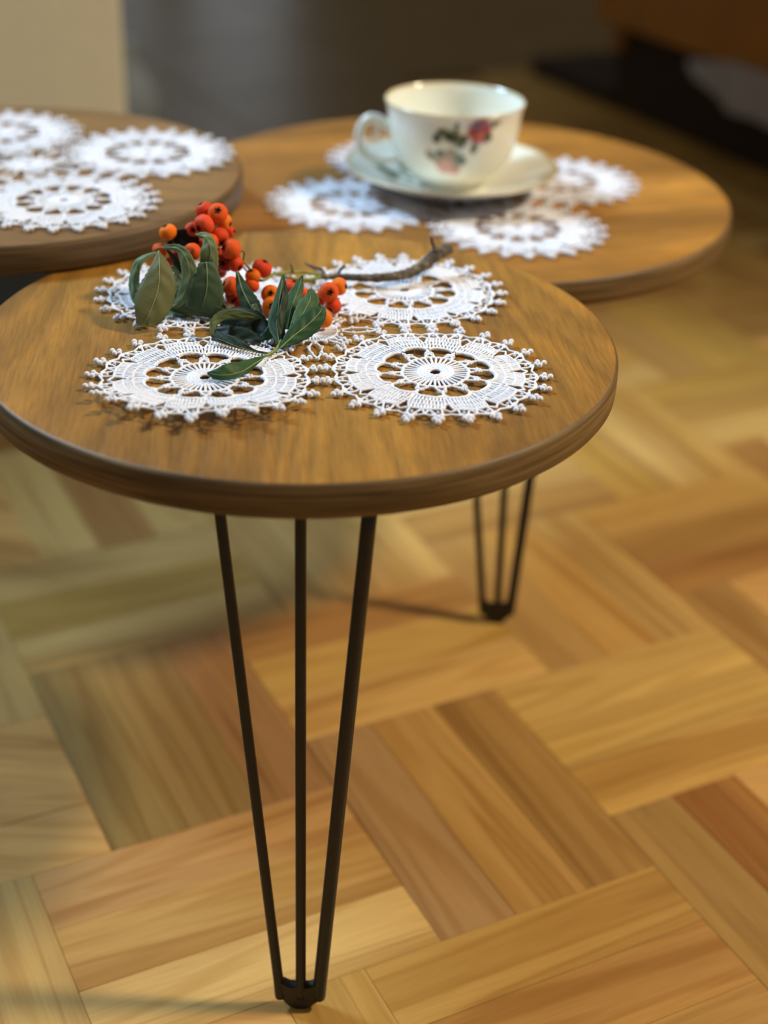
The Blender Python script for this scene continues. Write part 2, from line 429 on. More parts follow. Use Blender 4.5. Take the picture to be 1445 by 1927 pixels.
for c, R, mt, s, lb in ((C_F, R_F, M_TOP_F, 1, 'front round top, middle height'), (C_L, R_L, M_TOP_L, 2, 'left round top, highest, darker brown'), (C_R, R_R, M_TOP_R, 3, 'right round top, lowest and widest, streaked grain')):
    o = link('tabletop', top_mesh(R, s), mt, table, label=lb); o.location = T(c)
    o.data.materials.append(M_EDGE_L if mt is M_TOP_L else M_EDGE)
def hairpin(foot, h, rot=0, back=.034):
    f = Vector(foot); ca, sa = cos(rot), sin(rot)
    def w(x, y, z): return T(f + Vector((x * ca - y * sa, x * sa + y * ca, z)))
    plate = MB(); pm = bevel_box((-.058, -.016, -.0025), (.044, .030, 0), .0008)
    lg = link('hairpin_leg', pm, M_STEEL, table); lg.location = w(0, back, h); lg.rotation_euler = (0, 0, rot)
    loc = lg.location.copy(); k = h / .311
    def rel(p):
        d = p - loc; return Vector((d.x * ca + d.y * sa, -d.x * sa + d.y * ca, d.z))
    for (tx, ty, bx, r) in ((-.0445 * k, back + .006, -.0122, .0028), (-.0037 * k, back, .0002, .0028), (.0297 * k, back - .008, .0110, .0037)):
        top = w(tx, ty, h - .001); bot = w(bx, 0, .022)
        pts = [rel(top), rel(top.lerp(bot, .5)), rel(bot)]
        pts += [rel(w(bx * .93, 0, .013)), rel(w(bx * .6, 0, .0065)), rel(w(bx * .2, 0, .0040))]
        m = MB(); m.tube(catmull(pts, 5), r, 12)
        link('rod', m.mesh('rod'), M_STEEL, lg)
    m = MB(); out = [(-.0118, .020), (-.0108, .010), (-.0065, .0030), (-.002, .0006), (.002, .0006), (.0065, .0030), (.0100, .010), (.0108, .020), (.0050, .0165), (-.0055, .0165)]
    for yy in (-.0030, .0030):
        for (x, z) in out: m.v.append(rel(w(x, yy, z)))
    m.f += [tuple(range(9, -1, -1)), tuple(range(10, 20))] + [(k, (k + 1) % 10, 10 + (k + 1) % 10, 10 + k) for k in range(10)]
    link('foot', m.mesh('foot', False), M_STEEL, lg)
hairpin((-.0357, .5655, 0), Z_F - TT)
hairpin((.0905, .953, 0), Z_R - TT)
hairpin((-.352, 1.04, 0), Z_L - TT, radians(-130))

# ------------------------------------------------------------ doilies
RM = .0595; PITCHM = .1158
def motif_mesh(seed, lift=None):
    r = random.Random(seed); m = MB()
    KN = ((0, 0), (.0172, .0165), (.0297, .0280), (.0322, .0300), (.0462, .0442), (.0528, .0518), (.0700, .0700))
    def pt(rad, ang, z=0.0):
        for (x0, y0), (x1, y1) in zip(KN, KN[1:]):
            if x0 <= rad <= x1: rad = y0 + (y1 - y0) * (rad - x0) / (x1 - x0); break
        return Vector((rad * cos(ang), rad * sin(ang), .0010 + z + r.uniform(-.00012, .00012)))
    def chain(pts, rr=.00048, n=5):
        m.tube(pts, [rr * 1.22 * r.uniform(.86, 1.16) for _ in pts], n, cap=False)
    def ring(rad, rr, n, wav=0, k=0):
        rr *= 1.15
        m.tube([pt(rad + wav * cos(2 * pi * k * i / n), 2 * pi * i / n) for i in range(n)], [rr * (1.2 if i % 2 else .85) for i in range(n)], 5, closed=True)
    d = pi / 180
    ring(.0036, .00075, 20); ring(.0054, .0008, 26, 0, 0); ring(.0072, .0008, 32); ring(.0090, .00075, 36)
    for i in range(36):
        a = i * 10 * d; chain([pt(.0042, a), pt(.0092, a)], .00045); chain([pt(.0092, a), pt(.0170, a + r.uniform(-.01, .01))], .00052)
    ring(.0172, .00075, 72, .0003, 12)
    for s in range(12):
        a0 = s * 30 * d; ab = a0 + 15 * d                                        # a0: separator strands; ab: middle of a fan
        for sg in (-1, 1):
            chain([pt(.0172, a0 + sg * 9 * d), pt(.0205, a0 + sg * 5 * d), pt(.0228, a0)], .0006)
            m.ball(pt(.0222, a0 + sg * 4.3 * d, .0002), .00105, 6, 4)
            m.ball(pt(.0205, a0 + sg * 6 * d, .0002), .0007, 6, 4)
            m.ball(pt(.0238, a0 + sg * 3.2 * d, .0002), .0008, 6, 4)
        m.ball(pt(.0236, a0, .0003), .0010, 6, 4)
        chain([pt(.0228, a0), pt(.0262, a0), pt(.0297, a0)], .00065)
        m.ball(pt(.0262, a0, .0001), .0008, 6, 4)
        # rim of the big hole
        arch = []
        for q in range(13):
            t = q / 12; ph = (t * 2 - 1)
            arch.append(pt(.0322 - .0034 * abs(ph) ** 3.2, ab + ph * 14.2 * d))
        chain(arch, .0009, 6)
        # fan: rows of upright stitches, dense
        for (ra, rb, n, spa, spb, rr) in ((.0322, .0372, 10, 14.0, 13.6, .00050), (.0366, .0418, 11, 13.6, 13.0, .00052), (.0414, .0462, 12, 12.8, 11.0, .00052)):
            for q in range(n):
                ph = (q / (n - 1)) * 2 - 1
                drop = .0022 * abs(ph) ** 3 if ra < .033 else 0
                chain([pt(ra - drop, ab + ph * spa * d), pt((ra + rb) / 2, ab + ph * (spa + spb) / 2 * d + r.uniform(-.004, .004)), pt(rb, ab + ph * spb * d)], rr)
        for (rad, sp, rr, lo) in ((.0368, 13.8, .00046, .0003), (.0416, 13.1, .00048, .0003), (.0462, 11.2, .00056, .0006)):
            chain([pt(rad - lo * abs(q / 6 - 1), ab + (q / 6 - 1) * sp * d, .0002) for q in range(13)], rr)
        # cross links between fans
        chain([pt(.0385, a0 - 3.0 * d), pt(.0393, a0), pt(.0385, a0 + 3.0 * d)], .0006)
        chain([pt(.0452, a0 - 4.6 * d), pt(.0480, a0), pt(.0452, a0 + 4.6 * d)], .00055)
        # outer net and picots: 24 round the rim
        for sg in (-1, 1):
            pa = ab + sg * 7.5 * d
            chain([pt(.0462, ab + sg * 2.6 * d), pt(.0490, pa - sg * 2.6 * d), pt(.0528, pa)], .0005)
            chain([pt(.0462, ab + sg * 10 * d), pt(.0492, pa + sg * 2.6 * d), pt(.0528, pa)], .0005)
            chain([pt(.0505, pa - 3.6 * d), pt(.0512, pa), pt(.0505, pa + 3.6 * d)], .00045)
            m.ball(pt(.0550, pa - 1.9 * d, .0003), .00142, 7, 5); m.ball(pt(.0550, pa + 1.9 * d, .0003), .00142, 7, 5)
            m.ball(pt(.0577, pa, .0003), .00150, 7, 5); m.ball(pt(.0534, pa, .0002), .00115, 6, 4)
            m.ball(pt(.0488, pa, .0001), .0008, 6, 4)
        chain([pt(.0520, ab - 6 * d), pt(.0503, ab), pt(.0520, ab + 6 * d)], .0005)
        chain([pt(.0520, a0 - 6 * d), pt(.0500, a0), pt(.0520, a0 + 6 * d)], .0005)
        chain([pt(.0462, ab - 2 * d), pt(.0503, ab)], .0005); chain([pt(.0462, ab + 2 * d), pt(.0503, ab)], .0005)
    if lift:
        for v in m.v: v.z += lift(v.x, v.y)
    return m.mesh('motif')
def centre_mesh(seed):
    r = random.Random(seed); m = MB()
    def pt(rad, ang): return Vector((rad * cos(ang), rad * sin(ang), .0011 + r.uniform(-.0001, .0001)))
    d = pi / 180
    for rad, n in ((.0028, 16), (.0048, 26), (.0135, 56)):
        m.tube([pt(rad, 2 * pi * i / n) for i in range(n)], [.0008 * (1.15 if i % 2 else .9) for i in range(n)], 5, closed=True)
    for i in range(40): m.tube([pt(.003, i * 9 * d), pt(.0135, i * 9 * d)], .00055, 5, cap=False)
    for i in range(16):
        a = i * 22.5 * d
        m.tube([pt(.0135, a - 8 * d), pt(.0160, a), pt(.0135, a + 8 * d)], .0006, 5, cap=False); m.ball(pt(.0163, a), .0013, 6, 4)
    for k in range(4):
        for s in (-1, 0, 1):
            a = (45 + 90 * k + s * 13) * d; e = (45 + 90 * k + s * 7) * d
            m.tube([pt(.0155, a), pt(.0245, e)], .0007, 5, cap=False); m.ball(pt(.0200, (a + e) / 2), .0013, 6, 4); m.ball(pt(.0240, e), .0013, 6, 4)
        a = 90 * k * d
        for s in (-1, 1):
            m.tube([pt(.0160, a + s * 4 * d), pt(.0225, a + s * 9 * d), pt(.0300, a + s * 5 * d), pt(.0360, a)], .0006, 5, cap=False)
            m.ball(pt(.0225, a + s * 9 * d), .0012, 6, 4); m.ball(pt(.0300, a + s * 5 * d), .0013, 6, 4)
        m.ball(pt(.0365, a), .0013, 6, 4)
    return m.mesh('centre')
def sstep(a, b, x):
    t = max(0, min(1, (x - a) / (b - a))); return t * t * (3 - 2 * t)
flat_a = motif_mesh(3); flat_b = motif_mesh(4)
def lift_fl(x, y):      # front edge stands up a little in ripples
    k = sstep(-.010, -.055, y + .15 * x); return k * (.0058 + .0012 * sin(x * 95)) + .0004 * (1 + sin(x * 150 + y * 120))
def lift_b(x, y): return .0006 * (1 + sin(x * 110 + y * 90))
ctr = centre_mesh(5)
def doily(c, rot, scale, label, meshes):
    t = thing('doily', label, 'doily', (c[0], c[1], c[2] + .0006), 'white crocheted doilies on the three tabletops'); t.rotation_euler = (0, 0, rot); t.scale = (scale, scale, 1)
    h = PITCHM / 2
    for me, (x, y) in zip(meshes, ((-h, -h), (h, -h), (h, h), (-h, h))):
        o = link('motif', me, M_COTTON, t); o.location = (x, y, 0)
        o.scale = (1.025, 1.025, 1)
    link('centre_ring', ctr, M_COTTON, t)
    return t
doily((-.0424, .7278, Z_F), radians(8.3), 1.0, 'white crocheted doily on the front tabletop beneath the rowan branch', (motif_mesh(6, lift_fl), motif_mesh(7, lift_b), flat_b, flat_a))
doily((.0453, 1.0475, Z_R), radians(-18.2), 1.045, 'white crocheted doily under the teacup and saucer on the right tabletop', (flat_a, flat_b, flat_a, flat_b))
doily((-.243, .947, Z_L), radians(-17), 1.0, 'white crocheted doily alone on the higher left tabletop', (flat_b, flat_a, flat_b, flat_a))

# ------------------------------------------------------------ cup and saucer
CC = Vector((.0395, 1.052, 0)); SZ = Z_R + .0022
S_PROF = [(.024, .0), (.030, .0), (.0305, .002), (.040, .0035), (.055, .0085), (.068, .0145), (.0765, .0180), (.0772, .0190), (.0765, .0198), (.068, .0168), (.055, .0112), (.040, .0066), (.030, .0048), (.0275, .0052), (.0262, .0042), (.012, .0040), (.001, .0040)]
C_PROF = [(.020, .0), (.0235, .0), (.0240, .0022), (.0225, .0045), (.0265, .0065), (.0345, .0125), (.0415, .0220), (.0455, .0330), (.0474, .0430), (.0478, .0505), (.0488, .0565), (.0500, .0600), (.0502, .0610), (.0494, .0616), (.0480, .0590), (.0466, .0530), (.0460, .0450), (.0440, .0350), (.0400, .0240), (.0330, .0150), (.022, .0085), (.012, .0065), (.001, .006)]
CZ = SZ + .0041
def prof_r(prof, z, cnt):
    for (r0, z0), (r1, z1) in zip(prof[:cnt], prof[1:cnt]):
        if z0 <= z <= z1 and z1 > z0: return r0 + (r1 - r0) * (z - z0) / (z1 - z0)
    return None
def hit_cup(px, py):
    d = ray(px, py).normalized()
    for k in range(900, 1300):
        p = CAM + d * (k * .001 + .0)
        r = prof_r(C_PROF, p.z - CZ, 14)
        if r and math.hypot(p.x - CC.x, p.y - CC.y) < r: return p
    return None
def hit_saucer(px, py):
    z = SZ + .0125
    for _ in range(6):
        p = atz(px, py, z); r = math.hypot(p.x - CC.x, p.y - CC.y)
        pr = S_PROF[::-1]
        for (r0, z0), (r1, z1) in zip(pr, pr[1:]):
            if r0 <= r <= r1: z = SZ + z0 + (z1 - z0) * (r - r0) / (r1 - r0); break
    return p
ROSE, PINK, DKR, GRN, DGR, BRN = (.30, .035, .045), (.58, .28, .22), (.12, .01, .02), (.10, .14, .07), (.05, .075, .045), (.32, .22, .13)
cup_marks = [(903, 246, .0068, ROSE), (898, 238, .0030, DKR), (906, 256, .0028, (.45, .12, .12)), (930, 234, .0020, DGR), (938, 230, .0015, BRN), (918, 258, .0022, DGR),
             (858, 262, .0032, GRN), (846, 256, .0030, DGR), (866, 270, .0028, GRN), (835, 250, .0024, GRN), (822, 260, .0024, DGR), (860, 236, .0014, DGR), (859, 245, .0014, GRN), (872, 262, .0024, DGR), (828, 247, .0016, DGR),
             (890, 282, .0022, GRN), (893, 274, .0016, DGR), (846, 296, .0050, BRN), (836, 312, .0044, PINK), (852, 316, .0044, PINK), (866, 302, .0032, DGR), (812, 292, .0026, DGR), (806, 287, .0020, BRN), (822, 300, .0026, BRN), (862, 294, .0022, GRN), (858, 312, .0022, BRN), (828, 288, .0022, DGR)]
sau_marks = [(700, 300, .0032, DGR), (712, 312, .0034, GRN), (726, 320, .0038, DGR), (744, 326, .0036, GRN), (758, 312, .0032, DGR), (766, 322, .0030, GRN), (690, 288, .0026, GRN), (752, 300, .0028, GRN), (738, 334, .0028, DGR), (772, 336, .0026, GRN), (684, 280, .0022, DGR)]
def paint(me, loc, marks, hitf, rim_z, z_off):
    at = me.color_attributes.new('print', 'FLOAT_COLOR', 'POINT')
    pts = [(hitf(a, b), r * z_off, c) for a, b, r, c in marks]; pts = [q for q in pts if q[0] is not None]
    for i, v in enumerate(me.vertices):
        p = v.co + loc; col = [.80, .79, .68]
        for q, r, c in pts:
            dist = (p - q).length * (1 + .30 * noise.noise(p * 420))
            k = 1 - sstep(r * .75, r * 1.12, dist)
            if k > 0:
                col = [a * (1 - k) + b * k for a, b in zip(col, c)]
        if v.co.z > rim_z: col = [.62, .50, .28]
        at.data[i].color = (*col, 1)
def porcelain():
    t = NT('cream_porcelain'); a = t.n('ShaderNodeAttribute', _attribute_name='print')
    t.l(a.outputs['Color'], t.b.inputs['Base Color']); t.b.inputs['Roughness'].default_value = .16
    t.b.inputs['Specular IOR Level'].default_value = .6; t.b.inputs['Coat Weight'].default_value = .5; t.b.inputs['Coat Roughness'].default_value = .08
    t.b.inputs['Subsurface Weight'].default_value = .15; t.b.inputs['Subsurface Radius'].default_value = (.004, .003, .002)
    return t.m
M_PORC = porcelain()
def dense(prof, sub): return catmull(prof, sub)
m = MB(); m.lathe(dense(S_PROF, 4), 200, lambda a: 1 + .004 * cos(12 * a)); me = m.mesh('saucer')
loc = Vector((CC.x, CC.y, SZ)); paint(me, loc, sau_marks, hit_saucer, .0191, 1.7)
o = link('saucer', me, M_PORC, None, label='cream porcelain saucer with green leaf print beneath the teacup', category='saucer'); o.location = loc
cup = thing('teacup', 'cream porcelain teacup printed with a red rose on its saucer', 'cup', (CC.x, CC.y, CZ))
m = MB(); m.lathe(dense(C_PROF, 6), 240); me = m.mesh('cup'); paint(me, Vector((CC.x, CC.y, CZ)), cup_marks, hit_cup, .0606, 1.45)
link('bowl', me, M_PORC, cup)
# handle, on the left
ha = radians(186)
hd = Vector((cos(ha), sin(ha), 0))
hp = [(.0455, .0385), (.0530, .0460), (.0610, .0475), (.0670, .0410), (.0682, .0310), (.0645, .0225), (.0570, .0175), (.0480, .0170), (.0390, .0200), (.0360, .0190)]
m = MB(); m.tube(catmull([tuple(hd * r + Vector((0, 0, z))) for r, z in hp], 8), [.0033] * (8 * (len(hp) - 1) + 1), 12)
hp2 = [(.0620, .0470), (.0575, .0435), (.0550, .0390), (.0570, .0355), (.0595, .0370)]
m.tube(catmull([tuple(hd * r + Vector((0, 0, z))) for r, z in hp2], 6), [.0019] * (6 * (len(hp2) - 1) + 1), 10)
me = m.mesh('handle'); at = me.color_attributes.new('print', 'FLOAT_COLOR', 'POINT')
for q in at.data: q.color = (.80, .79, .68, 1)
link('handle', me, M_PORC, cup)

# ------------------------------------------------------------ rowan branch
ZD = Z_F + .0034
branch = thing('rowan_branch', 'rowan branch with orange-red berries and drooping green leaves lying on the front doily', 'branch', (-.07, .75, ZD))
BO = Vector((-.07, .75, ZD))
def bark():
    t = NT('grey_bark'); tc = t.n('ShaderNodeTexCoord')
    n1 = t.n('ShaderNodeTexNoise', Scale=260.0, Detail=4.0); t.l(tc.outputs['Object'], n1.inputs['Vector'])
    r = t.ramp([(.3, srgb(48, 40, 32)), (.55, srgb(92, 80, 64)), (.75, srgb(140, 126, 100))]); t.l(n1.outputs[0], r.inputs[0]); t.l(r.outputs[0], t.b.inputs['Base Color'])
    b = t.n('ShaderNodeBump', Strength=.8, Distance=.001); t.l(n1.outputs[0], b.inputs['Height']); t.l(b.outputs[0], t.b.inputs['Normal'])
    t.b.inputs['Roughness'].default_value = .8
    return t.m
M_BARK = bark(); M_GTWIG = plain('green_twig', srgb(132, 136, 58), .55, .3, noise_amt=.25, scale=200)
M_TWIG = plain('brown_twig', srgb(104, 92, 60), .6, .3, noise_amt=.25, scale=200)
def px_m(p): return (p - CAM).dot(FW) / FPX
def tube3(name, pts, rpx, mat, n=8, sub=5, jit=0, parent=branch, origin=BO, **kw):
    """pts: (px, py, y) or (px, py, 'z', height)"""
    P = [aty(q[0], q[1], q[2]) if q[2] != 'z' else atz(q[0], q[1], q[3]) for q in pts]
    P = catmull([tuple(p) for p in P], sub)
    R = catmull([(r,) for r in rpx], sub)
    m = MB(); m.tube([Vector(p) - origin for p in P], [max(.0002, R[i][0] * px_m(Vector(P[i])) * (1 + jit * RND.uniform(-1, 1))) for i in range(len(P))], n)
    return link(name, m.mesh(name), mat, parent, **kw)
zc = ZD + .0045
tube3('stem', [(600, 521, 'z', zc), (640, 521, 'z', zc), (690, 523, 'z', zc), (735, 521, 'z', zc + .0005), (770, 513, 'z', zc + .001), (797, 499, 'z', zc + .003), (815, 484, 'z', zc + .006), (832, 474, 'z', zc + .008), (848, 468, 'z', zc + .009)],
      [4, 6, 8, 9, 9.5, 10.5, 12, 11, 9], M_BARK, 12, 8, .13, label='grey-brown woody twig')
tube3('spur', [(822, 488, 'z', zc + .005), (820, 472, 'z', zc + .010), (814, 457, 'z', zc + .016), (811, 446, 'z', zc + .020)], [7, 5.5, 4, 2.5], M_BARK, 8, 4, .1)
tube3('spur', [(636, 520, 'z', zc), (640, 508, 'z', zc + .003), (648, 501, 'z', zc + .006)], [4.5, 3.2, 3.5], M_BARK, 8, 4)
tube3('spur', [(612, 520, 'z', zc), (606, 508, 'z', zc + .002), (590, 503, 'z', zc + .003), (574, 495, 'z', zc + .004)], [3.5, 3, 3, 2.2], M_BARK, 8, 4)
tube3('twig', [(605, 520, 'z', zc), (580, 513, 'z', zc + .002), (545, 512, 'z', zc + .004), (512, 516, 'z', zc + .008), (490, 520, .765)], [3.2, 3, 2.6, 2.4, 2], M_GTWIG, label='green twig')
tube3('twig', [(603, 522, 'z', zc), (575, 527, 'z', zc - .001), (540, 522, 'z', zc), (515, 512, 'z', zc + .006)], [4, 4, 3, 2], M_GTWIG, label='green twig')
tube3('twig', [(552, 512, 'z', zc + .004), (549, 503, 'z', zc + .007), (547, 497, 'z', zc + .009)], [2.2, 2, 1.6], M_TWIG)
tube3('twig', [(515, 516, .775), (490, 528, .765), (465, 500, .765), (448, 478, .768), (420, 440, .772), (400, 430, .775)], [2.4, 2.4, 2.2, 2, 1.8, 1.5], M_GTWIG, label='green twig')
tube3('twig', [(490, 525, .765), (470, 545, .76), (445, 550, .76)], [2, 1.8, 1.5], M_GTWIG)
tube3('twig', [(530, 520, .775), (560, 535, .765), (590, 555, .755), (612, 565, .75), (615, 590, .745)], [2, 2, 1.8, 1.6, 1.4], M_TWIG)
tube3('twig', [(530, 525, .77), (520, 560, .755), (515, 590, .745)], [2, 1.6, 1.2], M_TWIG)
tube3('twig', [(420, 455, .772), (380, 462, .768), (340, 466, .765), (312, 462, .765), (314, 452, .768)], [1.8, 1.6, 1.5, 1.4, 1.2], M_TWIG)

# berries
bt = NT('rowan_berry'); oi = bt.n('ShaderNodeObjectInfo'); tc = bt.n('ShaderNodeTexCoord')
nz = bt.n('ShaderNodeTexNoise', Scale=220.0, Detail=3.0); bt.l(tc.outputs['Object'], nz.inputs['Vector'])
rr = bt.ramp([(.3, (.72, .60, .55, 1)), (.6, (1, 1, 1, 1)), (.8, (1.1, 1.25, 1.2, 1))]); bt.l(nz.outputs[0], rr.inputs[0])
bt.l(bt.mix(oi.outputs['Color'], rr.outputs[0], .8, 'MULTIPLY'), bt.b.inputs['Base Color'])
bt.b.inputs['Roughness'].default_value = .5; bt.b.inputs['Subsurface Weight'].default_value = .12; bt.b.inputs['Subsurface Radius'].default_value = (.004, .001, .0005); bt.b.inputs['Specular IOR Level'].default_value = .22
bp = bt.n('ShaderNodeBump', Strength=.25, Distance=.0006); bt.l(nz.outputs[0], bp.inputs['Height']); bt.l(bp.outputs[0], bt.b.inputs['Normal'])
def berry_mesh(seed):
    r = random.Random(seed); bm = bmesh.new(); bmesh.ops.create_uvsphere(bm, u_segments=24, v_segments=16, radius=1)
    off = Vector((seed * 3.1, 0, 0))
    for v in bm.verts:
        c = v.co.copy()
        dent = .30 * math.exp(-((1 - c.z) / .10) ** 1.2) if c.z > 0 else .16 * math.exp(-((1 + c.z) / .06))
        v.co = c * (1 - dent) * (1 + .045 * noise.noise(c * 1.7 + off)); v.co.z *= .93
    me = mesh_of(bm); me.materials.append(bt.m); return me
BM = [berry_mesh(i) for i in range(4)]
def calyx_mesh():
    m = MB()
    for k in range(5):
        a = 2 * pi * k / 5; d = Vector((cos(a), sin(a), 0)); e = Vector((-sin(a), cos(a), 0)); b = len(m.v)
        m.v += [Vector((0, 0, .70)), d * .16 + e * .13 + Vector((0, 0, .80)), d * .42 + Vector((0, 0, .865)), d * .16 - e * .13 + Vector((0, 0, .80)), d * .2 + Vector((0, 0, .86))]
        m.f += [(b, b + 1, b + 4), (b + 1, b + 2, b + 4), (b + 2, b + 3, b + 4), (b + 3, b, b + 4), (b, b + 3, b + 2, b + 1)]
    return m.mesh('calyx', False)
CAL = calyx_mesh(); CAL.materials.append(plain('dark_calyx', srgb(44, 18, 12), .8, .2))
OR, RD, RO, DK, PK = srgb(238, 118, 8), srgb(218, 66, 14), srgb(230, 86, 12), srgb(178, 46, 10), srgb(226, 74, 34)
# px, py, radius px, y distance, colour, calyx direction on the picture (dx, dy) + towards camera
BER = [(316, 437, 17, .770, OR, (-.3, -.6, .4)), (300, 472, 15, .768, RO, (-.5, .3, .2)), (385, 396, 18, .775, RD, (-.3, -.5, .2)), (410, 401, 19, .768, RO, (.1, -.1, .8)),
       (384, 423, 20, .763, PK, (-.2, .2, .2)), (422, 418, 16, .778, OR, (.6, .2, .1)), (363, 433, 16, .772, PK, (.1, .1, .6)), (412, 446, 19, .768, RD, (.2, .4, .2)),
       (396, 455, 16, .762, RO, (-.2, .2, .2)), (362, 474, 17, .757, RO, (-.5, .1, .5)), (435, 469, 20, .758, RO, (-.75, -.1, .45)), (444, 497, 15, .757, RD, (.3, .3, .2)),
       (424, 494, 17, .762, DK, (-.2, .2, .7)), (412, 481, 15, .768, DK, (0, .4, .2)), (493, 505, 19, .765, RD, (.2, -.4, .2)), (476, 519, 15, .760, OR, (-.2, -.4, .4)),
       (434, 538, 18, .750, RO, (-.75, -.25, .3)), (441, 556, 18, .752, DK, (0, .5, .3)), (456, 572, 16, .748, DK, (.2, .5, .2)), (474, 536, 15, .758, RO, (.3, -.3, .1)),
       (509, 554, 18, .752, OR, (.05, 0, .9)), (511, 588, 18, .745, OR, (.05, .1, .8)), (549, 543, 19, .752, RD, (.2, -.4, .2)), (573, 556, 15, .755, RO, (.3, -.2, .1)),
       (619, 550, 19, .748, RO, (.15, .15, .9)), (638, 539, 17, .756, OR, (.9, 0, .2)), (627, 575, 16, .750, RD, (-.2, .3, .2)), (609, 604, 18, .730, OR, (-.3, .1, .2)),
       (554, 592, 15, .748, RO, (-.3, .2, .1)), (598, 567, 15, .758, RD, (0, .3, .1)), (591, 617, 13, .728, RD, (0, .4, .1)), (322, 494, 12, .770, RD, (0, .2, .1)),
       (372, 458, 14, .772, RD, (0, 0, .1)), (412, 510, 15, .770, DK, (0, .5, .2)), (334, 478, 12, .776, DK, (.2, .1, .2)), (432, 436, 12, .780, RD, (.4, 0, .1)), (528, 572, 14, .756, DK, (0, .3, 0))]
hubs = [aty(430, 445, .778), aty(400, 425, .778), aty(455, 500, .768), aty(480, 545, .762), aty(530, 555, .762), aty(600, 562, .758), aty(312, 462, .772), aty(360, 460, .774), aty(520, 585, .752)]
for i, (px, py, rp, y, colr, dr) in enumerate(BER):
    p = aty(px, py, y); r = rp * px_m(p)
    if p.z - r < ZD: p.z = ZD + r * .96
    d = (RT * dr[0] - UP * dr[1] - FW * dr[2]).normalized()
    b = link('berry', BM[i % 4], None, branch); b.location = p - BO; b.scale = (r, r, r)
    q = d.to_track_quat('Z', 'Y'); b.rotation_mode = 'QUATERNION'; b.rotation_quaternion = q
    g = RND.uniform(.92, 1.06); b.color = (colr[0] * g, colr[1] * g, colr[2] * g, 1)
    link('calyx', CAL, None, b)
    hub = min(hubs, key=lambda h: (h - p).length)
    e = q.inverted() @ ((hub - p) / r)
    s = Vector((0, 0, -.84)); L = min(e.length, 4.0); e = e.normalized() * L
    m = MB(); m.tube(catmull([tuple(s), tuple(s + Vector((0, 0, -.5))), tuple(s.lerp(e, .6) + Vector((0, 0, -.25))), tuple(e)], 4), .075, 6)
    link('stalk', m.mesh('stalk'), M_TWIG, b)

# leaves
lt = NT('rowan_leaf'); oi = lt.n('ShaderNodeObjectInfo'); tc = lt.n('ShaderNodeTexCoord')
nz = lt.n('ShaderNodeTexNoise', Scale=90.0, Detail=4.0); lt.l(tc.outputs['Object'], nz.inputs['Vector'])
rr = lt.ramp([(.3, (.75, .78, .72, 1)), (.6, (1, 1, 1, 1)), (.8, (1.12, 1.1, 1.0, 1))]); lt.l(nz.outputs[0], rr.inputs[0])
lt.l(lt.mix(oi.outputs['Color'], rr.outputs[0], .9, 'MULTIPLY'), lt.b.inputs['Base Color']); lt.b.inputs['Roughness'].default_value = .5; lt.b.inputs['Specular IOR Level'].default_value = .15
uvn = lt.n('ShaderNodeAttribute', _attribute_name='vein')
bp = lt.n('ShaderNodeBump', Strength=.6, Distance=.0008); lt.l(uvn.outputs['Fac'], bp.inputs['Height']); lt.l(bp.outputs[0], lt.b.inputs['Normal'])
M_VEIN = plain('pale_midrib', srgb(132, 138, 86), .5, .3, noise_amt=.1, scale=300)
def leaf(mid, wid, colr, fold=.15, twist=0.0, bend=0.0, rib=True, label=None):
    """mid: (px, py, y) along the midrib; wid: half widths in px on each side; fold: depth of the V; bend: cupping"""
    P = [Vector(q) for q in catmull([tuple(aty(*q)) for q in mid], 7)]
    Wd = catmull([(w if isinstance(w, tuple) else (w, w)) for w in wid], 7)
    tw = twist if isinstance(twist, (list, tuple)) else [twist] * len(mid)
    TW = catmull([(t,) for t in tw], 7)
    n = len(P); na = 10; verts = []; faces = []; vein = []
    for i in range(n):
        t = (P[min(i + 1, n - 1)] - P[max(i - 1, 0)]).normalized(); vw = (P[i] - CAM).normalized()
        side = t.cross(vw)
        if side.length < .15: side = t.cross(UP)
        side.normalize(); nrm = side.cross(t).normalized()
        if nrm.dot(vw) > 0: nrm = -nrm
        c, s_ = cos(TW[i][0]), sin(TW[i][0]); side = side * c + nrm * s_; nrm = side.cross(t).normalized()
        if nrm.dot(vw) > 0: nrm = -nrm
        k = px_m(P[i]); s_end = min(i, n - 1 - i) / n
        for j in range(na + 1):
            a = j / na * 2 - 1; w = max(0.05, Wd[i][0] if a < 0 else Wd[i][1])
            if abs(a) == 1: w *= 1 + (.05 if i % 2 else -.03)
            q = P[i] + side * (a * w * k) - nrm * (fold * abs(a) * w * k + bend * a * a * w * k)
            q = q + nrm * (.0003 * noise.noise(Vector((i * .35, a * 2, mid[0][0]))))
            if q.z < ZD + .0006: q.z = ZD + .0006 + .0004 * abs(a)
            verts.append(tuple(q - BO)); vein.append(.5 + .5 * cos((i * 1.15 - abs(a) * 4.5)) * (1 - abs(a)))
    for i in range(n - 1):
        for j in range(na):
            a = i * (na + 1) + j; faces.append((a, a + 1, a + na + 2, a + na + 1))
    me = bpy.data.meshes.new('leaf'); me.from_pydata(verts, [], faces); me.update()
    me.polygons.foreach_set('use_smooth', [True] * len(me.polygons))
    at = me.attributes.new('vein', 'FLOAT', 'POINT'); at.data.foreach_set('value', vein)
    o = link('leaf', me, lt.m, branch); o.color = colr
    md = o.modifiers.new('thick', 'SOLIDIFY'); md.thickness = .00028; md.offset = 0
    if label: o['label'] = label
    if rib:
        m = MB(); k = px_m(P[0])
        m.tube([Vector(verts[i * (na + 1) + na // 2]) - (P[i] - CAM).normalized() * .00025 for i in range(n - 2)], [k * (1.25 - .9 * i / n) for i in range(n - 2)], 6)
        link('midrib', m.mesh('rib'), M_VEIN, o)
    return o
